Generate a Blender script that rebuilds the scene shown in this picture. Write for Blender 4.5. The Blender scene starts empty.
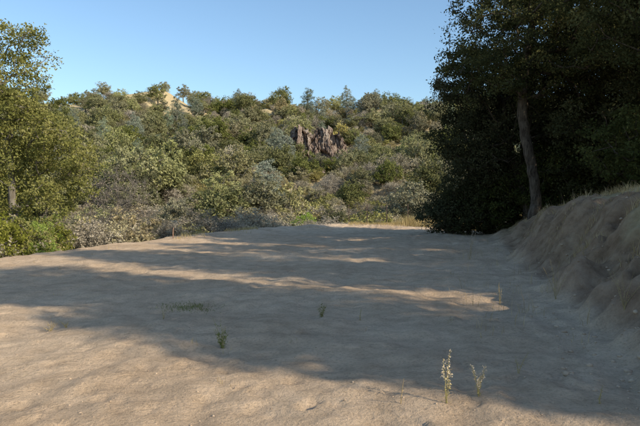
import bpy, math, numpy as np, bmesh
from mathutils import Vector, Matrix
SC=bpy.context.scene
rng=np.random.default_rng(7)
F=622.0; HY=205.0; CH=1.6
def W(px,py_unused,Y): return (px-320)/F*Y

# ---------------------------------------------------------------- noise
LAT=np.random.default_rng(3).random((256,256))
def vn(x,y,s=0):
    x=np.asarray(x,float)+s*17.3; y=np.asarray(y,float)+s*9.1
    xi=np.floor(x).astype(int); yi=np.floor(y).astype(int)
    fx=x-xi; fy=y-yi; fx=fx*fx*(3-2*fx); fy=fy*fy*(3-2*fy)
    a=LAT[xi%256,yi%256];b=LAT[(xi+1)%256,yi%256];c=LAT[xi%256,(yi+1)%256];d=LAT[(xi+1)%256,(yi+1)%256]
    return (a*(1-fx)+b*fx)*(1-fy)+(c*(1-fx)+d*fx)*fy
def fbm(x,y,s=0,o=4):
    r=0;a=.5
    for i in range(o):
        r=r+a*(vn(x,y,s+i)-.5); x=x*2.03;y=y*2.03;a*=.5
    return r*2
def sst(t):
    t=np.clip(t,0,1); return t*t*(3-2*t)

# ---------------------------------------------------------------- terrain
RPX=np.array([-900,-300,-100,0,60,100,135,165,190,235,275,315,380,440,520,640,800,1500])
RPY=np.array([90,90,92,98,102,104,92,88,104,112,107,117,122,121,118,112,108,100])
YR=280.
def masks(x,y):
    xt=np.interp(y,[-40,0,6,10.5,28,45,80],[3.6,3.4,3.2,4.0,7.9,11.5,18])+fbm(y*.35,y*0+2.2,5,3)*.5
    xe=np.interp(y,[-60,0,19,30,47,70],[-36,-18,-9.7,-7,.8,11.5])+fbm(y*.2,y*0+1.2,8,3)*1.0
    left=(xe-x)*.85; far=y-47.5+fbm(x*.3,y*0,9,3)*1.0
    o=np.maximum(left,far)
    return xt,xe,o
FR_=np.random.default_rng(12)
NFP=260
FPY=3.5+FR_.random(NFP)**1.3*14; FPX=FR_.uniform(-1,1,NFP)*(FPY*.5+.5); FPA=FR_.uniform(-.6,.6,NFP)
def H(x,y,fine=True):
    x=np.asarray(x,float);y=np.asarray(y,float)
    xt,xe,o=masks(x,y)
    oo=np.maximum(o,0)
    z=-6*(1-np.exp(-oo/9.))+.22*np.exp(-((o+.6)/.9)**2)*sst((y-20)/20)
    u=x-xt
    BH=np.interp(y,[-40,-10,0,12,20,35,50],[.3,.9,1.4,1.9,1.6,.8,.3])
    fade=1-sst((y-42)/28)
    g=fbm(x*.9,y*.9,11,4)
    prof=sst((u+g*.8)/2.0)
    bank=BH*prof+.19*np.clip(u-2.2,0,30)*(1-.6*sst((-y-2)/18))
    bank=bank+prof*(1-sst((u-3)/3)*.4)*(fbm(x*1.0,y*1.0,13,5)*.26)
    if fine: bank=bank-prof*(1-sst((u-1.8)/1.2))*np.abs(fbm(x*1.0+y*.3,y*3.2,15,3))*.36+prof*(1-sst((u-2.2)/1.2))*fbm(x*5,y*5,17,3)*.08
    z=z+bank*fade
    px=320+F*x/YR
    zr=CH+(HY-np.interp(px,RPX,RPY))/F*YR
    t=(y-78)/(YR-78)
    up=np.clip(t,0,1); up=up*.8+.2*sst(up)
    hill=(zr+5)*up
    hill=hill+sst(t*3)*(1-sst((t-.75)*4))*fbm(x*.022,y*.018,21,3)*12
    beyond=np.clip(y-YR,0,None)
    hill=hill-np.minimum(beyond*.12,26)
    z=z+hill
    z=z+fbm(x*.12,y*.12,31,3)*.25*np.where(o>0,1,.35)*sst((np.abs(o))/6)
    if fine:
        padm=(1-sst(o/1.5))*(1-sst((u+.5)/1.0))
        z=z+padm*(fbm(x*.6,y*.6,41,4)*.10+fbm(x*3.1,y*3.1,45,3)*.042)
        for (c0,c1,c2) in ((-2.6,.16,0.0),(1.2,.14,.0),(-6.5,.02,.004)):
            c=c0+c1*y+c2*y*y+fbm(y*.15,y*0,49,2)*.6
            am=.4+.6*vn(x*.3,y*.3,50)
            for s in(-.75,.75):
                d=(x-c-s)
                z=z-padm*am*.022*np.exp(-(d/.13)**2)+padm*am*.012*np.exp(-((np.abs(d)-.24)/.08)**2)
    return z
def H1(x,y): return float(H(np.array([x]),np.array([y]))[0])

def axis(segs):
    out=[]
    for a,b,n in segs: out.append(np.linspace(a,b,n,endpoint=False))
    return np.concatenate(out+[np.array([segs[-1][1]])])
def make_mesh(name,V,Fc,mats,mi=None,tint=None,smooth=False,attrs=None):
    me=bpy.data.meshes.new(name)
    V=np.asarray(V,np.float32);Fc=np.asarray(Fc,np.int32)
    k=Fc.shape[1]
    me.vertices.add(len(V)); me.vertices.foreach_set('co',V.ravel())
    me.loops.add(Fc.size); me.loops.foreach_set('vertex_index',Fc.ravel())
    me.polygons.add(len(Fc)); me.polygons.foreach_set('loop_start',np.arange(0,Fc.size,k,dtype=np.int32))
    try: me.polygons.foreach_set('loop_total',np.full(len(Fc),k,np.int32))
    except Exception: pass
    for m in mats: me.materials.append(m)
    if mi is not None: me.polygons.foreach_set('material_index',np.asarray(mi,np.int32))
    if not np.isscalar(smooth): me.polygons.foreach_set('use_smooth',np.asarray(smooth,bool))
    elif smooth: me.polygons.foreach_set('use_smooth',np.ones(len(Fc),bool))
    me.update(calc_edges=True)
    if tint is not None:
        a=me.attributes.new('tint','FLOAT','POINT'); a.data.foreach_set('value',np.asarray(tint,np.float32))
    if attrs:
        for n,v in attrs.items():
            a=me.attributes.new(n,'FLOAT','POINT'); a.data.foreach_set('value',np.asarray(v,np.float32))
    return me
def add(name,me,loc=(0,0,0)):
    ob=bpy.data.objects.new(name,me); SC.collection.objects.link(ob); ob.location=loc; return ob

# ---------------------------------------------------------------- materials
def newmat(name):
    m=bpy.data.materials.new(name); m.use_nodes=True
    nt=m.node_tree; nt.nodes.clear()
    return m,nt
def N(nt,t,**kw):
    n=nt.nodes.new(t)
    for k,v in kw.items(): setattr(n,k,v)
    return n
def ramp(nt,fac,stops):
    r=N(nt,'ShaderNodeValToRGB'); e=r.color_ramp.elements
    while len(e)<len(stops): e.new(.5)
    for i,(p,c) in enumerate(stops): e[i].position=p; e[i].color=(*c,1)
    nt.links.new(fac,r.inputs[0]); return r.outputs[0]
def noise(nt,vec,scale,detail=4,rough=.55):
    n=N(nt,'ShaderNodeTexNoise'); n.inputs['Scale'].default_value=scale;n.inputs['Detail'].default_value=detail;n.inputs['Roughness'].default_value=rough
    nt.links.new(vec,n.inputs['Vector']); return n.outputs[0]
def mix(nt,f,a,b,bt='MIX'):
    m=N(nt,'ShaderNodeMix',data_type='RGBA',blend_type=bt)
    if isinstance(f,(int,float)): m.inputs[0].default_value=f
    else: nt.links.new(f,m.inputs[0])
    for i,v in ((6,a),(7,b)):
        if isinstance(v,tuple): m.inputs[i].default_value=(*v,1)
        else: nt.links.new(v,m.inputs[i])
    return m.outputs[2]
def mathn(nt,op,a,b=None,c=None):
    m=N(nt,'ShaderNodeMath',operation=op)
    for i,v in enumerate((a,b,c)):
        if v is None: continue
        if isinstance(v,(int,float)): m.inputs[i].default_value=v
        else: nt.links.new(v,m.inputs[i])
    return m.outputs[0]
def leafmat(name,stops,trans=.3,var=.35,s0=.75,s1=.4):
    m,nt=newmat(name)
    at=N(nt,'ShaderNodeAttribute',attribute_name='tint')
    oi=N(nt,'ShaderNodeObjectInfo')
    c=ramp(nt,at.outputs['Fac'],stops)
    hsv=N(nt,'ShaderNodeHueSaturation')
    nt.links.new(c,hsv.inputs['Color'])
    nt.links.new(mathn(nt,'MULTIPLY_ADD',oi.outputs['Random'],var*2,1-var),hsv.inputs['Value'])
    r2=mathn(nt,'FRACT',mathn(nt,'MULTIPLY',oi.outputs['Random'],37.7))
    nt.links.new(mathn(nt,'MULTIPLY_ADD',r2,.03,.485),hsv.inputs['Hue'])
    nt.links.new(mathn(nt,'MULTIPLY_ADD',r2,s1,s0),hsv.inputs['Saturation'])
    p=N(nt,'ShaderNodeBsdfDiffuse')
    nt.links.new(hsv.outputs[0],p.inputs[0])
    t=N(nt,'ShaderNodeBsdfTranslucent'); nt.links.new(hsv.outputs[0],t.inputs[0])
    ms=N(nt,'ShaderNodeMixShader'); ms.inputs[0].default_value=trans
    nt.links.new(p.outputs[0],ms.inputs[1]);nt.links.new(t.outputs[0],ms.inputs[2])
    o=N(nt,'ShaderNodeOutputMaterial'); nt.links.new(ms.outputs[0],o.inputs[0])
    return m
def barkmat(name,a,b,scale=6):
    m,nt=newmat(name)
    mp=N(nt,'ShaderNodeMapping'); mp.inputs['Scale'].default_value=(1,1,.25)
    tc=N(nt,'ShaderNodeTexCoord'); nt.links.new(tc.outputs['Object'],mp.inputs[0])
    n=noise(nt,mp.outputs[0],scale,5,.7)
    c=ramp(nt,n,[(.35,a),(.65,b)])
    p=N(nt,'ShaderNodeBsdfDiffuse')
    nt.links.new(c,p.inputs[0])
    bp=N(nt,'ShaderNodeBump'); bp.inputs['Strength'].default_value=.9; bp.inputs['Distance'].default_value=.05
    nt.links.new(n,bp.inputs['Height']); nt.links.new(bp.outputs[0],p.inputs['Normal'])
    o=N(nt,'ShaderNodeOutputMaterial'); nt.links.new(p.outputs[0],o.inputs[0])
    return m
BARK=barkmat('oak_bark',(.04,.03,.024),(.15,.12,.09),9)
BARKG=barkmat('grey_bark',(.13,.11,.085),(.30,.27,.23),9)
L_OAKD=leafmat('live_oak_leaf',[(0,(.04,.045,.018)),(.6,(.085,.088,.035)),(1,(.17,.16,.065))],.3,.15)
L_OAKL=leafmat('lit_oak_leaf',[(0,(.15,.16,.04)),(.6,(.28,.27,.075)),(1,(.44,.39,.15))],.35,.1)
L_H1=leafmat('hill_oak_leaf',[(0,(.11,.118,.04)),(.6,(.20,.20,.075)),(1,(.32,.30,.13))],.2,.32)
L_H2=leafmat('hill_blueoak_leaf',[(0,(.19,.182,.085)),(.6,(.30,.285,.14)),(1,(.42,.39,.21))],.2,.3)
L_H3=leafmat('grey_pine_needle',[(0,(.17,.195,.135)),(.6,(.27,.30,.215)),(1,(.37,.40,.30))],.2,.2)
L_GB=leafmat('grey_brush_leaf',[(0,(.28,.235,.155)),(.6,(.43,.37,.255)),(1,(.58,.51,.37))],.2,.25)
L_OB=leafmat('olive_brush_leaf',[(0,(.20,.18,.075)),(.6,(.32,.29,.125)),(1,(.47,.42,.21))],.2,.3)
L_BG=leafmat('willow_leaf',[(0,(.20,.25,.06)),(.6,(.33,.40,.10)),(1,(.44,.49,.16))],.35,.1)
L_PB=leafmat('bare_brush_twig',[(0,(.25,.195,.155)),(.6,(.36,.29,.24)),(1,(.48,.4,.33))],.1,.2)
L_YB=leafmat('yellow_brush_leaf',[(0,(.28,.22,.10)),(.6,(.43,.35,.165)),(1,(.58,.48,.26))],.2,.2)

# ---------------------------------------------------------------- tree builder
def unit(v): return v/np.maximum(np.linalg.norm(v,axis=-1,keepdims=True),1e-9)
REF=np.array([[.31,.95,.02]])/np.linalg.norm([.31,.95,.02])
def tubes(P0,P1,R0,R1,sides,D0=None,D1=None):
    n=len(P0)
    d=unit(P1-P0)
    if D0 is None: D0=d
    if D1 is None: D1=d
    th=np.arange(sides)/sides*2*np.pi
    def ring(D,P,R):
        a=unit(np.cross(D,REF)); b=np.cross(D,a)
        return P[:,None,:]+(a[:,None,:]*np.cos(th)[None,:,None]+b[:,None,:]*np.sin(th)[None,:,None])*R[:,None,None]
    V=np.concatenate([ring(D0,P0,R0),ring(D1,P1,R1)],1).reshape(-1,3)
    i=np.arange(sides); j=(i+1)%sides
    f=np.stack([i,j,j+sides,i+sides],1)[None]+(np.arange(n)*2*sides)[:,None,None]
    return V,f.reshape(-1,4)
def leafquads(C,s,r,up=.4,asp=.5):
    n=len(C)
    nn=unit(r.normal(size=(n,3))+np.array([0,0,up])); u=unit(np.cross(nn,r.normal(size=(n,3)))); v=np.cross(nn,u)
    s=(s*r.uniform(.6,1.3,n))[:,None]
    V=np.stack([C-u*s,C-v*s*asp,C+u*s,C+v*s*asp],1).reshape(-1,3)
    return V,np.arange(4*n).reshape(-1,4)
def build_tree(name,seed,trunk,R,env,ncl,per,clr,leaf,mats,rt=.012,sub=6,flat=.6,seg=.5,up=.4,asp=.5,gap=.0,sides=6,mindist=0.,shell=2.2,upb=.3,twigs=0):
    r=np.random.default_rng(seed)
    env=np.array(env,float)
    w=np.prod(env[:,3:],1)**.8; w/=w.sum()
    k=r.choice(len(env),ncl*3,p=w)
    d=unit(r.normal(size=(ncl*3,3)))*(r.random((ncl*3,1))**(1/shell))
    C=env[k,:3]+d*env[k,3:]
    if gap>0:
        g=vn(C[:,0]*.55+C[:,2]*.4+seed,C[:,1]*.55+C[:,2]*.5,seed%7)
        C=C[g>gap]
    if mindist>0:
        keep=[]
        for c in C:
            if len(keep)==0 or np.min(np.sum((np.array(keep)-c)**2,1))>mindist**2: keep.append(c)
            if len(keep)>=ncl: break
        C=np.array(keep)
    C=C[:ncl]
    T=np.array(trunk,float); nodes=[T[0]]; par=[-1]
    tt=np.linspace(0,1,len(T)); L=np.linalg.norm(np.diff(T,axis=0),axis=1).sum()
    m=max(4,int(L/(seg*.6)))
    co=[np.polyfit(tt,T[:,j],min(3,len(T)-1)) for j in range(3)]
    for q in range(1,m+1):
        p=np.array([np.polyval(co[j],q/m) for j in range(3)])+r.normal(size=3)*R*.10*np.array([1,1,.2])
        nodes.append(p); par.append(len(nodes)-2)
    nt0=len(nodes)
    A=np.zeros((nt0+ncl*40,3)); A[:nt0]=np.array(nodes); cnt=nt0
    Tn=A[:nt0].copy()
    dist=np.array([np.min(np.linalg.norm(Tn-c,axis=1)) for c in C])
    lo=Tn[0,2]+.28*(Tn[-1,2]-Tn[0,2])
    tips=[]
    for ci in np.argsort(dist):
        c=C[ci]; D=c-A[:cnt]; dd=np.linalg.norm(D,axis=1)
        cost=dd+.7*np.maximum(0,-D[:,2]+.35*np.hypot(D[:,0],D[:,1])*upb)
        cost[:nt0]+=np.where(A[:nt0,2]<lo,3.,0)
        b=int(np.argmin(cost)); L=dd[b]
        m=min(30,max(1,int(math.ceil(L/seg)))); p0=A[b].copy(); prev=b
        bend=r.normal(size=3)*L*.12+np.array([0,0,-L*.06])
        for q in range(1,m+1):
            t=q/m
            p=p0+(c-p0)*t+bend*4*t*(1-t)+r.normal(size=3)*seg*.10*(q<m)
            A[cnt]=p; par.append(prev); prev=cnt; cnt+=1
        tips.append(prev)
    par=np.array(par); A=A[:cnt]
    c_=np.zeros(cnt); c_[tips]=1; c_[nt0-1]+=1
    for i in range(cnt-1,0,-1): c_[par[i]]+=c_[i]
    ex=math.log(max(R/rt,1.01))/math.log(max(c_[0],2)); rad=rt*np.maximum(c_,1)**ex
    hh=(A[:,2]-A[0,2])
    rad[:nt0]*=1+.55*np.exp(-np.maximum(hh[:nt0],0)/.35)
    ch=np.arange(1,cnt); pa=par[1:]
    main=np.full(cnt,-1); best=np.zeros(cnt)
    for i in range(1,cnt):
        q=par[i]; sc_=c_[i]+(1e4 if i<nt0 else 0)
        if sc_>best[q]: best[q]=sc_; main[q]=i
    inc=np.zeros((cnt,3)); inc[1:]=unit(A[1:]-A[par[1:]]); inc[0]=(0,0,1)
    Dn=inc.copy(); hm=main>=0; Dn[hm]=unit(inc[hm]+inc[main[hm]])
    ismain=main[pa]==ch
    r1=rad[ch]; r0=np.where(ismain,rad[pa],np.minimum(rad[pa],r1*1.35))
    D0=np.where(ismain[:,None],Dn[pa],inc[ch])
    V,Fc=tubes(A[pa],A[ch],r0,r1,sides,D0,Dn[ch])
    tint=np.zeros(len(V)); mi=np.zeros(len(Fc),int); sm=np.ones(len(Fc),bool)
    out=[V];outf=[Fc];off=len(V);outt=[tint];outm=[mi];outs=[sm]
    if twigs:
        n=len(C)*twigs
        s0=np.repeat(C,twigs,0); dr=unit(r.normal(size=(n,3))+np.array([0,0,.5]))
        e=s0+dr*(clr*r.uniform(.5,1.3,n))[:,None]
        V,Fc=tubes(s0,e,np.full(n,rt*.7),np.full(n,rt*.25),3)
        out.append(V);outf.append(Fc+off);off+=len(V);outt.append(np.zeros(len(V)));outm.append(np.zeros(len(Fc),int));outs.append(np.ones(len(Fc),bool))
    if per>0:
        n=len(C)
        cs=clr*r.uniform(.6,1.25,n)
        S=C[:,None,:]+unit(r.normal(size=(n,sub,3)))*(r.random((n,sub,1))**.4)*cs[:,None,None]*np.array([1,1,flat])
        m=max(1,per//sub)
        P=S[:,:,None,:]+r.normal(size=(n,sub,m,3))*(cs[:,None,None,None]*.24)*np.array([1,1,.75])
        ct=r.random(n)[:,None,None]*.45+r.random((n,sub))[:,:,None]*.2
        tt=(ct+r.random((n,sub,m))*.35).ravel()
        P=P.reshape(-1,3)
        V,Fc=leafquads(P,leaf,r,up,asp)
        out.append(V);outf.append(Fc+off);outt.append(np.repeat(tt,4));outm.append(np.ones(len(Fc),int));outs.append(np.zeros(len(Fc),bool))
    return make_mesh(name,np.concatenate(out),np.concatenate(outf),mats,np.concatenate(outm),np.concatenate(outt),np.concatenate(outs))

# ---------------------------------------------------------------- ground object
xs=axis([(-1400,-400,14),(-400,-130,50),(-130,-30,70),(-30,-9,60),(-9,-5,60),(-5,7,260),(7,14,60),(14,40,50),(40,130,60),(130,400,50),(400,1400,14)])
ys=axis([(-300,-30,14),(-30,2,40),(2,14,240),(14,26,110),(26,60,130),(60,130,50),(130,330,90),(330,2600,40)])
X,Y=np.meshgrid(xs,ys); Z=H(X,Y)
# scuffs and footprints trodden into the soft soil
for fx_,fy_,fa in zip(FPX,FPY,FPA):
    i0,i1=np.searchsorted(xs,[fx_-.4,fx_+.4]); j0,j1=np.searchsorted(ys,[fy_-.4,fy_+.4])
    if i1<=i0 or j1<=j0: continue
    dx=X[j0:j1,i0:i1]-fx_; dy=Y[j0:j1,i0:i1]-fy_
    a=dx*math.cos(fa)+dy*math.sin(fa); b=-dx*math.sin(fa)+dy*math.cos(fa)
    q=np.sqrt((a/.075)**2+(b/.15)**2)
    Z[j0:j1,i0:i1]+= -.022*np.exp(-q**4)+.008*np.exp(-((q-1.25)/.25)**2)
nx,ny=len(xs),len(ys)
ii=np.arange(nx-1)[None,:]+np.arange(ny-1)[:,None]*nx
Fg=np.stack([ii,ii+1,ii+1+nx,ii+nx],-1).reshape(-1,4)
xt,xe,o=masks(X,Y); u=X-xt
pad=(1-sst((o+.3)/1.2))*(1-sst((u-.1)/.8))
face=sst((u+.1)/.5)*(1-sst((u-1.9+fbm(X*.7,Y*.7,3,3)*1.3)/.6))*(1-sst((Y-24)/14))
m,nt=newmat('ground_soil')
tc=N(nt,'ShaderNodeTexCoord'); vec=tc.outputs['Object']
n1=noise(nt,vec,.35,6,.6); n2=noise(nt,vec,3.0,6,.65); n3=noise(nt,vec,28,5,.7); n4=noise(nt,vec,140,3,.6)
soil=ramp(nt,n1,[(.3,(.57,.42,.285)),(.5,(.68,.515,.36)),(.72,(.77,.60,.43))])
soil=mix(nt,.75,soil,ramp(nt,n2,[(.3,(.68,.65,.62)),(.6,(1.02,1,.98))]),'MULTIPLY')
soil=mix(nt,.7,soil,ramp(nt,n3,[(.3,(.60,.58,.56)),(.5,(1,1,1)),(.75,(1.12,1.1,1.08))]),'MULTIPLY')
red=ramp(nt,n2,[(.3,(.17,.10,.065)),(.55,(.34,.225,.15)),(.8,(.48,.35,.24))])
dry=ramp(nt,n2,[(.3,(.36,.275,.155)),(.55,(.50,.395,.23)),(.75,(.58,.47,.29))])
ap=N(nt,'ShaderNodeAttribute',attribute_name='pad'); af=N(nt,'ShaderNodeAttribute',attribute_name='face')
base=mix(nt,ap.outputs['Fac'],dry,soil)
base=mix(nt,mathn(nt,'MULTIPLY',af.outputs['Fac'],.8),base,red)
p=N(nt,'ShaderNodeBsdfDiffuse'); p.inputs['Roughness'].default_value=.3
nt.links.new(base,p.inputs[0])
hs=mathn(nt,'ADD',mathn(nt,'MULTIPLY',n3,.7),mathn(nt,'MULTIPLY',n4,.25)); hs=mathn(nt,'ADD',hs,mathn(nt,'MULTIPLY',n2,1.9))
bp=N(nt,'ShaderNodeBump'); bp.inputs['Strength'].default_value=1; bp.inputs['Distance'].default_value=.055
nt.links.new(hs,bp.inputs['Height']); nt.links.new(bp.outputs[0],p.inputs['Normal'])
oo=N(nt,'ShaderNodeOutputMaterial'); nt.links.new(p.outputs[0],oo.inputs[0])
GM=m
g=add('ground',make_mesh('ground',np.stack([X,Y,Z],-1).reshape(-1,3),Fg,[GM],smooth=True,attrs={'pad':pad.ravel(),'face':face.ravel()}))

# ---------------------------------------------------------------- instancing helper
def scatter(name,coll,pts,rot,scl,vid):
    me=bpy.data.meshes.new(name); me.vertices.add(len(pts)); me.vertices.foreach_set('co',np.asarray(pts,np.float32).ravel())
    a=me.attributes.new('rot','FLOAT_VECTOR','POINT'); a.data.foreach_set('vector',np.asarray(rot,np.float32).ravel())
    a=me.attributes.new('scl','FLOAT_VECTOR','POINT'); a.data.foreach_set('vector',np.asarray(scl,np.float32).ravel())
    a=me.attributes.new('vid','INT','POINT'); a.data.foreach_set('value',np.asarray(vid,np.int32))
    ob=add(name,me)
    ng=bpy.data.node_groups.new(name,'GeometryNodeTree')
    ng.interface.new_socket('Geometry',in_out='INPUT',socket_type='NodeSocketGeometry')
    ng.interface.new_socket('Geometry',in_out='OUTPUT',socket_type='NodeSocketGeometry')
    gi=ng.nodes.new('NodeGroupInput');go=ng.nodes.new('NodeGroupOutput')
    ip=ng.nodes.new('GeometryNodeInstanceOnPoints'); ci=ng.nodes.new('GeometryNodeCollectionInfo')
    ci.inputs['Collection'].default_value=coll; ci.inputs['Separate Children'].default_value=True; ci.inputs['Reset Children'].default_value=True
    ip.inputs['Pick Instance'].default_value=True
    L=ng.links.new
    L(gi.outputs[0],ip.inputs['Points']); L(ci.outputs[0],ip.inputs['Instance'])
    for an,dt,sock in (('vid','INT','Instance Index'),('rot','FLOAT_VECTOR','Rotation'),('scl','FLOAT_VECTOR','Scale')):
        n=ng.nodes.new('GeometryNodeInputNamedAttribute'); n.data_type=dt; n.inputs['Name'].default_value=an
        L([o for o in n.outputs if o.enabled][0],ip.inputs[sock])
    L(ip.outputs[0],go.inputs[0])
    md=ob.modifiers.new('scatter','NODES'); md.node_group=ng
    return ob
HC=bpy.data.collections.new('hill_vegetation_kit')
ki=0; KIND={}
def addkit(kind,me):
    global ki
    ob=bpy.data.objects.new(f'kit_{ki:02d}_{kind}',me); HC.objects.link(ob); KIND.setdefault(kind,[]).append(ki); ki+=1
for s in range(3):
    addkit('live_oak',build_tree('k',100+s,[(0,0,-.5),(.2,.1,1.5),(.3,-.2,4)],.28,[(0,0,4.2,3.2,3.0,2.6),(1.2+.3*s,.5,3.2,2.4,2.6,1.8),(-1.5,-.6*s,3.4,2.2,2.4,2.0)],64,100,.95,.18,[BARK,L_H1],rt=.03,seg=1.0,sides=4,mindist=.8,gap=.22))
for s in range(3):
    addkit('blue_oak',build_tree('k',120+s,[(0,0,-.5),(.3,.1,2),(.1,-.3,5)],.25,[(0,0,5.0,2.6,2.8,2.6),(1.4,.6-.5*s,3.8,2.1,2.0,1.8),(-1.3,-.6+.3*s,4.2,2.0,2.2,2.0)],56,90,.85,.165,[BARKG,L_H2],rt=.03,seg=1.0,sides=4,mindist=.75,gap=.28))
for s in range(2):
    addkit('grey_pine',build_tree('k',140+s,[(0,0,-.5),(.2,.1,4),(.0+.6*s,-.2,9.5)],.25,[(0,0,4.5,2.3,2.3,2.2),(.1,.1,7,2.0,2.0,2.2),(.2,-.2,9,1.3,1.3,1.6)],66,75,.75,.2,[BARKG,L_H3],rt=.03,seg=1.0,sides=4,mindist=.75,gap=.25,asp=.25))
for s in range(3):
    addkit('olive_shrub',build_tree('k',160+s,[(0,0,-.4),(.1,.1,.6),(.1,-.1,1.5)],.12,[(0,0,1.5,1.6,1.6,1.3),(.8,.4-.4*s,1.2,1.2,1.2,1.0),(-.9,-.3,1.1,1.1,1.2,.9)],55,80,.48,.09,[BARKG,L_OB if s<2 else L_YB],rt=.015,seg=.5,sides=4,mindist=.33,gap=.25))
for s in range(3):
    addkit('grey_shrub',build_tree('k',180+s,[(0,0,-.4),(.1,.1,.6),(.1,-.1,1.5)],.12,[(0,0,1.6,1.6,1.6,1.4),(.9,.4-.4*s,1.4,1.2,1.2,1.2),(-.9,-.3,1.2,1.1,1.2,1.1)],75,56,.5,.07,[BARKG,L_GB],rt=.012,seg=.4,sides=3,mindist=.3,gap=.25,twigs=8,upb=.8))
for s in range(2):
    addkit('willow',build_tree('k',200+s,[(0,0,-.4),(.1,.1,1.0),(.1,-.1,2.5)],.12,[(0,0,2.6,1.6,1.6,2.0),(.9,.4-.4*s,2,1.2,1.2,1.4),(-.9,-.3,1.8,1.1,1.2,1.4)],70,110,.5,.09,[BARKG,L_BG],rt=.015,seg=.5,sides=4,mindist=.35,gap=.2,asp=.35))
for s in range(2):
    addkit('bare_brush',build_tree('k',220+s,[(0,0,-.4),(.1,.1,.8),(.1,-.1,2.2)],.12,[(0,0,2.2,1.9,1.8,1.7),(.9,.4-.4*s,1.8,1.3,1.3,1.4),(-.9,-.3,1.6,1.3,1.2,1.3)],110,34,.5,.045,[BARKG,L_PB],rt=.012,seg=.4,sides=3,mindist=.28,gap=.2,twigs=14,upb=.9,asp=.3))
def pick(kind,n): return rng.choice(KIND[kind],n)
# hillside woodland
gx,gy=np.meshgrid(np.arange(-260,300,5.3),np.arange(88,330,5.8))
gx=gx.ravel()+rng.uniform(-3.0,3.0,gx.size); gy=gy.ravel()+rng.uniform(-3.2,3.2,gy.size)
gz=H(gx,gy,False)
ppx=320+F*gx/gy; ppy=HY-(gz-CH)/gy*F
cl=fbm(gx*.035,gy*.035,51,3); c2=vn(gx*.05,gy*.05,57)
ok=(np.abs(gx)<.62*gy+30)
thr=.24-.28*sst((gy-180)/90)
ok&=~((cl>thr)&(rng.random(gx.size)<.78))
ok&=~((np.abs(ppx-321)<29)&(gy>148)&(gy<180))
gx,gy,gz,c2,cl,ppx,ppy=[a[ok] for a in (gx,gy,gz,c2,cl,ppx,ppy)]
n=len(gx); rr=rng.random(n); vid=np.zeros(n,int); sc=rng.uniform(.6,1.3,n)
for i in range(n):
    q=rr[i]; a=c2[i]
    if q<.30+.35*(a-.5): k='live_oak'
    elif q<.68: k='blue_oak'; 
    elif q<.68+.16*(a<.55): k='grey_pine'; sc[i]*=.9
    elif q<.92: k='olive_shrub'; sc[i]*=1.9
    else: k='grey_shrub'; sc[i]*=2.0
    vid[i]=rng.choice(KIND[k])
sc*=np.where(gy<150,1.12,1)
sc=np.where((np.abs(ppx-322)<38)&(gy>105)&(gy<150),sc*.66,sc)
rot=np.stack([np.zeros(n),np.zeros(n),rng.uniform(0,6.28,n)],1)
scl=np.stack([sc*rng.uniform(.85,1.15,n),sc*rng.uniform(.85,1.15,n),sc*rng.uniform(.8,1.2,n)],1)
scatter('hillside_trees',HC,np.stack([gx,gy,gz-.2],1),rot,scl,vid)
n=2700; hx=rng.uniform(-1,1,n); hy=80+rng.random(n)**1.3*160; hx=hx*(.6*hy+15); hz=H(hx,hy,False)
okk=~((np.abs(320+F*hx/hy-321)<31)&(hy>146)&(hy<176)); hx,hy,hz=hx[okk],hy[okk],hz[okk]; n=len(hx)
vid=np.where(rng.random(n)<.55,pick('olive_shrub',n),pick('grey_shrub',n)); s=rng.uniform(.4,1.4,n)
scatter('hillside_chaparral',HC,np.stack([hx,hy,hz],1),np.stack([0*hx,0*hx,rng.uniform(0,6.28,n)],1),np.stack([s,s,s],1),vid)
P=[];V_=[];S_=[]
for _ in range(6000):
    y=rng.uniform(14,98); x=rng.uniform(-.62*y-8,.62*y+6)
    xt_,xe_,o_=masks(np.array([x]),np.array([y])); o_=o_[0]
    if o_<1.4 or (x>xt_[0]-1 and y<50): continue
    zz=H1(x,y); px=320+F*x/y
    top=np.interp(px,[0,100,150,200,300,360,420,460,640],[205,208,196,188,186,184,184,183,180])
    maxh=CH+(HY-top)/F*y-zz
    h=rng.uniform(1.6,3.4)+max(0,(y-60))*.03
    if o_<5: h*=.6+.08*o_
    if h>maxh+.8: h=max(.7,maxh*rng.uniform(.6,1.1))
    q=rng.random(); nzz=vn(x*.12,y*.12,61)
    if q<.66: k='grey_shrub';b=2.9
    elif q<.66+.2*(nzz>.5): k='bare_brush';b=3.6
    else: k='olive_shrub';b=2.6
    if any(((px-c)/w)**2+((y-yy)/9)**2<1 for c,w,yy in((300,17,62),(338,14,66),(30,30,30),(500,60,60))): k='willow';b=4.3;h*=1.15
    P.append((x,y,zz-.1)); V_.append(rng.choice(KIND[k])); S_.append(h/b)
    if len(P)>2300: break
S_=np.array(S_); n=len(P)
scatter('valley_brush',HC,np.array(P),np.stack([np.zeros(n),np.zeros(n),rng.uniform(0,6.28,n)],1),np.stack([S_*1.15,S_*1.15,S_],1),V_)

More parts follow.
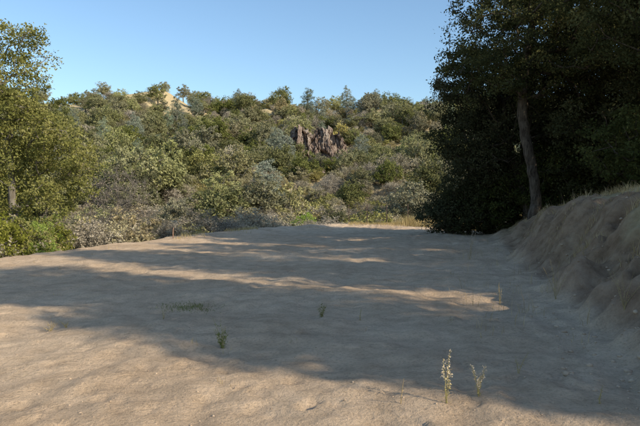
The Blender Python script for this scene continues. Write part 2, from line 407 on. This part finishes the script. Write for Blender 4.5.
# ---------------------------------------------------------------- near trees
def oak(name,x,y,trunk,R,env,ncl,per,seed,mats,clr=.62,leaf=.062,**kw):
    z=H1(x,y)-.15
    me=build_tree(name,seed,trunk,R,env,ncl,per,clr,leaf,mats,**kw)
    return add(name,me,(x,y,z))
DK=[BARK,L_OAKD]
oak('oak_tree',9.35,27,[(0,0,0),(-.05,0,1.6),(-.4,.1,3.4),(-.5,.2,5.6),(-.1,.2,8.5)],.22,
    [(-.3,0,8.6,3.6,3.4,3.2),(-1.8,.4,6.4,2.4,2.4,1.5),(2.2,.2,7.2,3.0,2.8,2.8),(-.8,0,10.6,2.6,2.6,1.8),(1.6,0,10.4,3,2.6,2)],310,200,1,DK,gap=.36,mindist=.42,rt=.016,sides=8)
oak('oak_tree',10.4,31,[(0,0,0),(-.4,0,1.8),(-.9,.1,3.6),(-1.2,.2,6)],.2,
    [(-1.8,0,6.0,3.0,3,2.6),(-1.9,.4,3.4,2.8,2.4,1.8),(1.5,.2,5.0,3.0,2.8,2.8)],260,180,2,DK,gap=.32,mindist=.42,rt=.015)
oak('oak_tree',11.4,32.3,[(0,0,0),(-.4,0,2),(-.7,.1,4),(-.2,.2,8)],.26,
    [(-1.0,0,8.0,3.8,2.6,3.8),(-2.9,.0,3.6,2.8,1.8,2.8),(2.5,.2,6.5,4.0,2.4,4.4)],320,170,3,DK,gap=.26,mindist=.5,clr=.8,leaf=.08)
oak('oak_tree',15.5,29,[(0,0,0),(.2,0,2),(.5,.1,4),(.2,.2,8)],.3,
    [(0,0,8.0,4,3.2,3.8),(-2.0,.4,4.4,3.0,2.4,2.8),(2.5,.2,6.0,4.0,2.4,4.2)],300,170,4,DK,gap=.26,mindist=.5,clr=.8,leaf=.08)
oak('oak_tree',12.4,20.5,[(0,0,0),(-.3,0,1.6),(-.9,.1,3.4),(-1.2,.2,6.5)],.27,
    [(-1.2,0,6.8,3.4,3.4,2.6),(.9,0,6.2,3.4,3.4,3.2),(-2.6,0,7.8,2.4,2.2,1.7)],310,210,5,DK,gap=.34,mindist=.42,rt=.016)
oak('oak_tree',14,26,[(0,0,0),(.2,0,1.6),(.3,.1,3.4),(.2,.2,6.5)],.25,
    [(0,0,5.6,3.6,3.4,4.0),(-1.6,0,3.4,2.6,2.4,2.2)],270,190,6,DK,gap=.26,mindist=.45,clr=.7,leaf=.07)
for i,(px,yy,w,h) in enumerate([(446,34,1.5,2.2),(468,33.5,1.9,2.9),(492,33.5,2.0,3.2),(515,32,2.0,2.6),(560,30,2.6,3.2),(600,29,2.6,3.2),(635,27,2.4,3.4),(432,54,1.8,1.9),(540,32,3,4),(660,22,2.4,3),(590,31,3,5),(475,56,3,3.6),(455,56,2.6,3.0)]):
    x=W(px,0,yy)
    oak('oak_shrub',x,yy,[(0,0,0),(.1,0,.5),(0,.1,h*.5)],.09,[(0,0,h*.55,w,w*.9,h*.52)],int(55+w*22),150,40+i,DK,gap=.2,mindist=.4,clr=.55,leaf=.065,seg=.4)
# oaks up the slope to the right of the camera (outside the view); their shadows cross the clearing
AZ=math.radians(125); EL=math.radians(28)
sx_,sy_=math.sin(AZ),math.cos(AZ)
for i,(s,t,h,w) in enumerate([(6.6,12,13.5,1.5),(8.2,17,14.5,1.3),(6.4,22,15.5,1.4),(12.3,13,14.5,1.7),(14.2,20,15,1.4),(17.5,14,14,2.0),(22,11,12,2.1),(21,21,16,1.8),(26.5,20,12,2.0)]):
    x=s*(-sy_)+t*sx_; y=s*sx_+t*sy_
    oak('oak_tree',x,y,[(0,0,0),(.2,0,h*.2),(-.2,.1,h*.4),(0,.2,h*.75)],.24,[(0,0,h*.66,w,w,h*.33),(-w*.5,0,h*.42,w*.7,w*.7,h*.18),(w*.4,w*.5,h*.5,w*.7,w*.6,h*.25)],165,95,60+i,DK,gap=.24,mindist=.5,clr=.7,leaf=.12,seg=.7)
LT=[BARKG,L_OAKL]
oak('oak_tree',-11.9,24.3,[(0,0,0),(.05,0,1.8),(-.15,.1,3.6),(-.3,.2,7.4)],.17,
    [(-.9,0,6.8,2.3,2.4,2.3),(1.0,.2,5.4,2.0,2.2,1.8),(-1.8,0,4.6,2.4,2.4,2),(1.2,0,3.6,1.9,1.8,1.1),(-.3,0,8.9,1.7,1.6,1.6)],340,170,21,LT,gap=.25,mindist=.40,clr=.55,leaf=.058)
oak('oak_tree',-17,29,[(0,0,0),(.05,0,1.8),(-.15,.1,3.6),(0,.2,7)],.19,
    [(.9,0,6.8,3.2,2.4,2.6),(0,.2,4.2,3.4,2.2,2.2)],240,150,22,LT,gap=.25,mindist=.42,clr=.6,leaf=.07)
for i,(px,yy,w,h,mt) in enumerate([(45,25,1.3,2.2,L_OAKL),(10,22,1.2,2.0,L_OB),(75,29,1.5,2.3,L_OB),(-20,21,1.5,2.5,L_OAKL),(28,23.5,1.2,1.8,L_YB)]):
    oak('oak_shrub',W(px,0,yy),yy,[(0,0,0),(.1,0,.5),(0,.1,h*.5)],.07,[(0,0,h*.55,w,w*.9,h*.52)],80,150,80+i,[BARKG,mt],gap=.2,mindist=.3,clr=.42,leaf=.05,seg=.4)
oak('bare_tree',W(118,0,36),36,[(0,0,0),(.05,0,1.2),(-.15,.1,3),(0,.2,5)],.12,[(0,0,4.4,2.0,1.8,2.6),(.8,0,3,1.6,1.5,1.6)],210,18,31,[BARKG,L_PB],gap=.15,mindist=.35,clr=.5,leaf=.04,twigs=18,rt=.011,upb=.9)

# ---------------------------------------------------------------- rock outcrop: one jointed cliff
m,nt=newmat('outcrop_rock')
tc=N(nt,'ShaderNodeTexCoord'); mp=N(nt,'ShaderNodeMapping'); mp.inputs['Scale'].default_value=(1,1,.25); nt.links.new(tc.outputs['Object'],mp.inputs[0])
a=noise(nt,mp.outputs[0],.35,6,.7); b=noise(nt,mp.outputs[0],1.6,6,.75)
c=ramp(nt,a,[(.36,(.12,.085,.07)),(.48,(.22,.165,.135)),(.58,(.33,.265,.215)),(.7,(.50,.43,.35))])
c=mix(nt,.85,c,ramp(nt,b,[(.40,(.22,.18,.17)),(.48,(1,1,1))]),'MULTIPLY')
p=N(nt,'ShaderNodeBsdfDiffuse'); nt.links.new(c,p.inputs[0])
o_=N(nt,'ShaderNodeOutputMaterial'); nt.links.new(p.outputs[0],o_.inputs[0]); RM=m
rr=np.random.default_rng(5)
nu,nv=150,120
U,Vv=np.meshgrid(np.linspace(288,351,nu),np.linspace(0,1,nv))
Yc=166.
topp=np.interp(U,[288,292,297,303,309,313,316,322,328,334,339,343,347,351],[136,127,128,125,129,135,126,127,124,131,130,138,147,157])+(vn(U*.9,U*0,91)-.5)*6
botp=np.interp(U,[287,296,304,312,320,330,340,355],[146,152,162,174,182,186,186,180])
PYc=topp+(botp-topp)*Vv
xw=(U-320)/F*Yc; zw=CH+(HY-PYc)/F*Yc
ns=110
sx0=rr.uniform(xw.min()-1,xw.max()+1,ns); sz0=rr.uniform(zw.min()-1,zw.max()+1,ns)*.28
qx=xw+fbm(xw*.8,zw*.8,92,3)*.5; qz=zw*.28+fbm(xw*.7,zw*.7,95,3)*.25
D=(qx[...,None]-sx0)**2+(qz[...,None]-sz0)**2
idx=np.argmin(D,-1); Ds=np.sort(D,-1)[...,:2]; crack=np.sqrt(Ds[...,1])-np.sqrt(Ds[...,0])
dep=rr.uniform(0,1,ns)*2.6; ax=rr.normal(size=ns)*.5; az=rr.normal(size=ns)*.2
bul=dep[idx]+ax[idx]*(qx-sx0[idx])+az[idx]*(qz-sz0[idx])/.3*.8
bul=bul-.8*np.exp(-(crack/.08)**2)+fbm(xw*2.2,zw*1.2,97,3)*.6
eu=np.minimum(U-288,351-U)/5.; ev=Vv/.06
edge=sst(np.minimum(np.clip(eu,0,1),np.clip(ev,0,1)))
yw=Yc+6-edge*6-bul*edge+(1-Vv)*3.5-3
xw2=xw+fbm(zw*.7,xw*.7,99,3)*.5
V=np.stack([xw2,yw,zw],-1).reshape(-1,3)
ii=np.arange(nu-1)[None,:]+np.arange(nv-1)[:,None]*nu
FR=np.stack([ii,ii+nu,ii+nu+1,ii+1],-1).reshape(-1,4)
add('rock_outcrop',make_mesh('rock_outcrop',V,FR,[RM]))

# ---------------------------------------------------------------- clods
def icos():
    bm=bmesh.new(); bmesh.ops.create_icosphere(bm,subdivisions=1,radius=1)
    V=np.array([v.co[:] for v in bm.verts]);Fc=np.array([[v.index for v in f.verts] for f in bm.faces]); bm.free(); return V,Fc
IV,IF=icos()
n=3400
cy=3.2+rng.random(n)**1.6*24; cx=rng.uniform(-1,1,n)*(cy*.56+.5); 
xt_,xe_,o_=masks(cx,cy); near=cx>xt_-.8; kk=(o_<-.2)&(cx<xt_+2.2)&(near|(rng.random(n)<.7)); cx,cy=cx[kk],cy[kk]; near=near[kk]; n=len(cx)
sz=.004+.012*rng.random(n)**4; sz=np.where(near,sz*3.0,sz)
VV=IV[None]*rng.uniform(.65,1.25,(n,len(IV),1))*np.stack([sz,sz*rng.uniform(.6,1.2,n),sz*.6],1)[:,None,:]
VV=VV+np.stack([cx,cy,H(cx,cy)+sz*.1],1)[:,None,:]
FF=IF[None]+(np.arange(n)*len(IV))[:,None,None]
m,nt=newmat('clod'); tc=N(nt,'ShaderNodeTexCoord'); c=ramp(nt,noise(nt,tc.outputs['Object'],5,2),[(.3,(.34,.245,.165)),(.7,(.58,.44,.31))])
p=N(nt,'ShaderNodeBsdfDiffuse'); nt.links.new(c,p.inputs[0]); o_=N(nt,'ShaderNodeOutputMaterial'); nt.links.new(p.outputs[0],o_.inputs[0])
add('soil_clods',make_mesh('soil_clods',VV.reshape(-1,3),FF.reshape(-1,3),[m]))

# ---------------------------------------------------------------- grass
L_DG=leafmat('dry_grass',[(0,(.32,.24,.11)),(.5,(.52,.41,.20)),(1,(.68,.56,.32))],.3,.05,1.0,.1)
L_GG=leafmat('green_grass',[(0,(.13,.15,.05)),(.6,(.23,.24,.09)),(1,(.36,.34,.15))],.3,.05,1.0,.1)
def blades(name,x,y,h,w,mat,seed=1,lean=.35):
    r=np.random.default_rng(seed); n=len(x); z=H(x,y)-.01
    a=r.uniform(0,6.28,n); dx,dy=np.cos(a),np.sin(a); ln=r.uniform(0,lean,n)*h; b=r.uniform(0,6.28,n)
    lx,ly=np.cos(b)*ln,np.sin(b)*ln
    lv=[]
    for t,ww in((0,1),(.5,.8),(1,.12)):
        cx=x+lx*t*t;cyy=y+ly*t*t;cz=z+h*t*(1-.15*t)
        lv.append(np.stack([cx-dx*w*ww,cyy-dy*w*ww,cz],1)); lv.append(np.stack([cx+dx*w*ww,cyy+dy*w*ww,cz],1))
    V=np.stack(lv,1).reshape(-1,3)
    f=np.array([[0,1,3,2],[2,3,5,4]])[None]+(np.arange(n)*6)[:,None,None]
    return add(name,make_mesh(name,V,f.reshape(-1,4),[mat],tint=np.repeat(r.random(n),6)))
# bank: clumped tufts with bare soil between
nc=520; ty=6+rng.random(nc)**1.2*34; xt_,_,_=masks(ty*0,ty); tu=.5+rng.random(nc)**.6*8; tx=xt_+tu; kk=tx<ty*.6+1.5; tx,ty,tu=tx[kk],ty[kk],tu[kk]
nb=70; bx=(tx[:,None]+rng.normal(size=(len(tx),nb))*.16).ravel(); by=(ty[:,None]+rng.normal(size=(len(tx),nb))*.16).ravel()
bh=(rng.uniform(.10,.34,len(tx))[:,None]*rng.uniform(.4,1,(len(tx),nb))).ravel()
blades('dry_grass',bx,by,bh,.003+.00010*by,L_DG,2,.8)
n=26000; t=rng.random(n)**.7; ex=np.interp(t,[0,.25,.5,1],[-9.8,-7,.8,13.5])+rng.normal(size=n)*.5; ey=np.interp(t,[0,.25,.5,1],[19,30,47,47])+rng.normal(size=n)*.7
ey=ey-10*sst((t-.72)/.2)*rng.random(n)
dn=vn(ex*.7,ey*.7,77); k_=dn+.25*(t>.62)>.60; 
blades('edge_grass',ex[k_],ey[k_],rng.uniform(.15,.5,k_.sum())*(.5+1.3*(t[k_]>.72)),.009,L_DG,3,.5)
cxs=[];cys=[];hs_=[]
for _ in range(150):
    yy=rng.uniform(7,34); px=rng.uniform(445,600); x=W(px,0,yy); nb=rng.integers(3,8); s=rng.uniform(.12,.5)
    cxs.append(x+rng.normal(size=nb)*.08);cys.append(yy+rng.normal(size=nb)*.08);hs_.append(rng.uniform(.3,1,nb)*s)
for _ in range(40):
    yy=rng.uniform(5,30); px=rng.uniform(20,480); x=W(px,0,yy); nb=rng.integers(3,8); s=rng.uniform(.04,.14)
    cxs.append(x+rng.normal(size=nb)*.04);cys.append(yy+rng.normal(size=nb)*.04);hs_.append(rng.uniform(.4,1,nb)*s)
a,b,c=np.concatenate(cxs),np.concatenate(cys),np.concatenate(hs_)
blades('sparse_weeds',a,b,c,.003,L_DG,4,.5)
yy=1.6*F/98; n=700; blades('green_grass_patch',W(188,0,yy)+rng.normal(size=n)*.22,yy+rng.normal(size=n)*.18,rng.uniform(.02,.06,n),.004,L_GG,5,1.0)

L_ST=leafmat('weed_stem',[(0,(.34,.27,.13)),(1,(.5,.41,.21))],.1,.05,1,.1)
L_FL=leafmat('weed_seed_head',[(0,(.6,.46,.32)),(1,(.8,.68,.54))],.3,.05,1,.1)
def weed(name,px,py,hpx,seed,green=False,stems=5,spread=.35,fl=True):
    yy=CH*F/(py-HY); x=W(px,0,yy); h=hpx/F*yy; r=np.random.default_rng(seed)
    out=[];of=[];om=[];ot=[];off=0
    z0=H1(x,yy)-.02
    for s in range(stems):
        a=r.uniform(0,6.28); l=r.uniform(.05,spread)*h; hh=h*r.uniform(.6,1) if s else h
        t=np.linspace(0,1,9)[:,None]
        P=np.concatenate([np.cos(a)*l*t**1.4,np.sin(a)*l*t**1.4,hh*t],1)+r.normal(size=(9,3))*h*.008
        V,Fc=tubes(P[:-1],P[1:],np.full(8,.0035)*(1-.08*np.arange(8)),np.full(8,.0035)*(1-.08*np.arange(1,9)),4)
        out.append(V);of.append(Fc+off);off+=len(V);om.append(np.zeros(len(Fc)));ot.append(r.random(len(V)))
        ids=r.integers(1,7,26); C=P[ids]+r.normal(size=(26,3))*h*.035
        V,Fc=leafquads(C,.016 if green else .010,r,.2,.3); out.append(V);of.append(Fc+off);off+=len(V);om.append(np.full(len(Fc),1));ot.append(r.random(len(V)))
        if fl:
            m_=46; tt=r.uniform(.55,1.02,m_); C=np.stack([np.interp(tt,t[:,0],P[:,j]) for j in range(3)],1)+r.normal(size=(m_,3))*.011
            V,Fc=leafquads(C,.009,r,.2,.6); out.append(V);of.append(Fc+off);off+=len(V);om.append(np.full(len(Fc),2));ot.append(r.random(len(V)))
    me=make_mesh(name,np.concatenate(out),np.concatenate(of),[L_ST,L_GG if green else L_DG,L_FL],np.concatenate(om),np.concatenate(ot))
    return add(name,me,(x,yy,z0))
weed('weed_plant',222,342,33,1,True,9,.3,False)
weed('weed_plant',322,315,18,2,True,6,.4,False)
weed('weed_plant',447,402,54,3,False,3,.14)
weed('weed_plant',479,396,34,4,False,4,.35)
weed('weed_plant',401,402,30,5,False,1,.3,False)
weed('weed_plant',50,326,12,6,False,6,.8,False)
weed('weed_plant',66,324,10,7,False,4,.8,False)
weed('weed_plant',163,318,12,8,False,2,.4,False)
weed('weed_plant',600,402,22,9,False,2,.4,False)
weed('weed_plant',360,318,14,10,False,2,.3,False)
weed('weed_plant',470,262,30,11,False,5,.3)
weed('weed_plant',556,300,40,12,False,4,.4,False)
weed('weed_plant',519,372,26,13,False,2,.5,False)
weed('weed_plant',625,330,40,14,False,5,.6,False)
weed('weed_plant',500,300,24,15,False,3,.4,False)

# ---------------------------------------------------------------- stake and fence posts
def simplemat(name,a,b,sc=20,rough=.8,metal=0):
    m,nt=newmat(name); tc=N(nt,'ShaderNodeTexCoord'); c=ramp(nt,noise(nt,tc.outputs['Object'],sc,4),[(.35,a),(.65,b)])
    p=N(nt,'ShaderNodeBsdfPrincipled'); p.inputs['Roughness'].default_value=rough; p.inputs['Metallic'].default_value=metal
    nt.links.new(c,p.inputs['Base Color']); o=N(nt,'ShaderNodeOutputMaterial'); nt.links.new(p.outputs[0],o.inputs[0]); return m
MW=simplemat('weathered_wood',(.16,.09,.06),(.3,.19,.13)); MP=simplemat('rusty_post',(.04,.028,.024),(.10,.06,.045))
def boxes(bm,cx,cy,cz,sx,sy,sz,rz=0):
    bmesh.ops.create_cube(bm,size=1,matrix=Matrix.Translation((cx,cy,cz))@Matrix.Rotation(rz,4,'Z')@Matrix.Diagonal((sx,sy,sz,1)))
yy=28.5; x=W(173,0,yy)
bm=bmesh.new(); boxes(bm,0,0,.2,.05,.045,.5,.3); ret=bmesh.ops.create_cone(bm,segments=4,radius1=.034,radius2=.02,depth=.05,cap_ends=True)
for v in ret['verts']: v.co.z+=.475
me=bpy.data.meshes.new('wooden_stake'); bm.to_mesh(me);bm.free(); me.materials.append(MW); add('wooden_stake',me,(x,yy,H1(x,yy))).rotation_euler=(.05,.04,0)
fp=bpy.data.objects.new('wire_fence',None); SC.collection.objects.link(fp)
tops=[]
for i,(px,yy) in enumerate([(349,47.0),(367,46.8),(387,46.8),(408,46.8),(430,47)]):
    x=W(px,0,yy); z=H1(x,yy); bm=bmesh.new()
    boxes(bm,0,0,.65,.06,.014,1.6); boxes(bm,0,.022,.65,.014,.03,1.6)
    for q in range(6): boxes(bm,0,-.011,.3+q*.2,.02,.008,.02)
    me=bpy.data.meshes.new('post'); bm.to_mesh(me);bm.free(); me.materials.append(MP)
    ob=add(f'post_{i+1}',me,(x,yy,z)); ob.parent=fp; ob.rotation_euler=(rng.normal()*.03,rng.normal()*.04,0); tops.append((x,yy,z))
wv=[];wf=[];off=0
for hgt in(.5,.9,1.3):
    for a,b in zip(tops[:-1],tops[1:]):
        t=np.linspace(0,1,7)[:,None]; P=np.array(a)*(1-t)+np.array(b)*t; P[:,2]+=hgt-.05*4*(t*(1-t))[:,0]
        V,Fc=tubes(P[:-1],P[1:],np.full(6,.003),np.full(6,.003),4); wv.append(V);wf.append(Fc+off);off+=len(V)
ob=add('wires',make_mesh('wires',np.concatenate(wv),np.concatenate(wf),[MP])); ob.parent=fp

# ---------------------------------------------------------------- light
w=bpy.data.worlds.new('World'); SC.world=w; w.use_nodes=True; nt=w.node_tree
bg=nt.nodes['Background']; sk=nt.nodes.new('ShaderNodeTexSky'); sk.sky_type='NISHITA'; sk.sun_disc=False
sk.sun_elevation=EL; sk.sun_rotation=AZ; sk.air_density=1.1; sk.dust_density=.7; sk.ozone_density=1.5; sk.altitude=100
tm=mix(nt,1.0,sk.outputs[0],(1.14,1.29,1.38),'MULTIPLY')
nt.links.new(tm,bg.inputs[0]); bg.inputs[1].default_value=.135
sd=bpy.data.lights.new('sun','SUN'); sd.energy=5; sd.angle=math.radians(.5); sd.color=(1,.89,.70)
so=bpy.data.objects.new('sun',sd); SC.collection.objects.link(so)
to=Vector((math.sin(AZ)*math.cos(EL),math.cos(AZ)*math.cos(EL),math.sin(EL))); so.rotation_euler=to.to_track_quat('Z','Y').to_euler(); so.location=(40,-30,40)
SC.view_settings.view_transform='Standard'; SC.view_settings.look='None'; SC.view_settings.exposure=0
cd=bpy.data.cameras.new('camera'); cd.lens=35; cd.sensor_width=36; cd.clip_end=6000; cd.clip_start=.05
co=bpy.data.objects.new('camera',cd); SC.collection.objects.link(co); co.location=(0,0,CH); co.rotation_euler=(math.radians(90-.74),0,0); SC.camera=co
print('DONE',SC.camera)
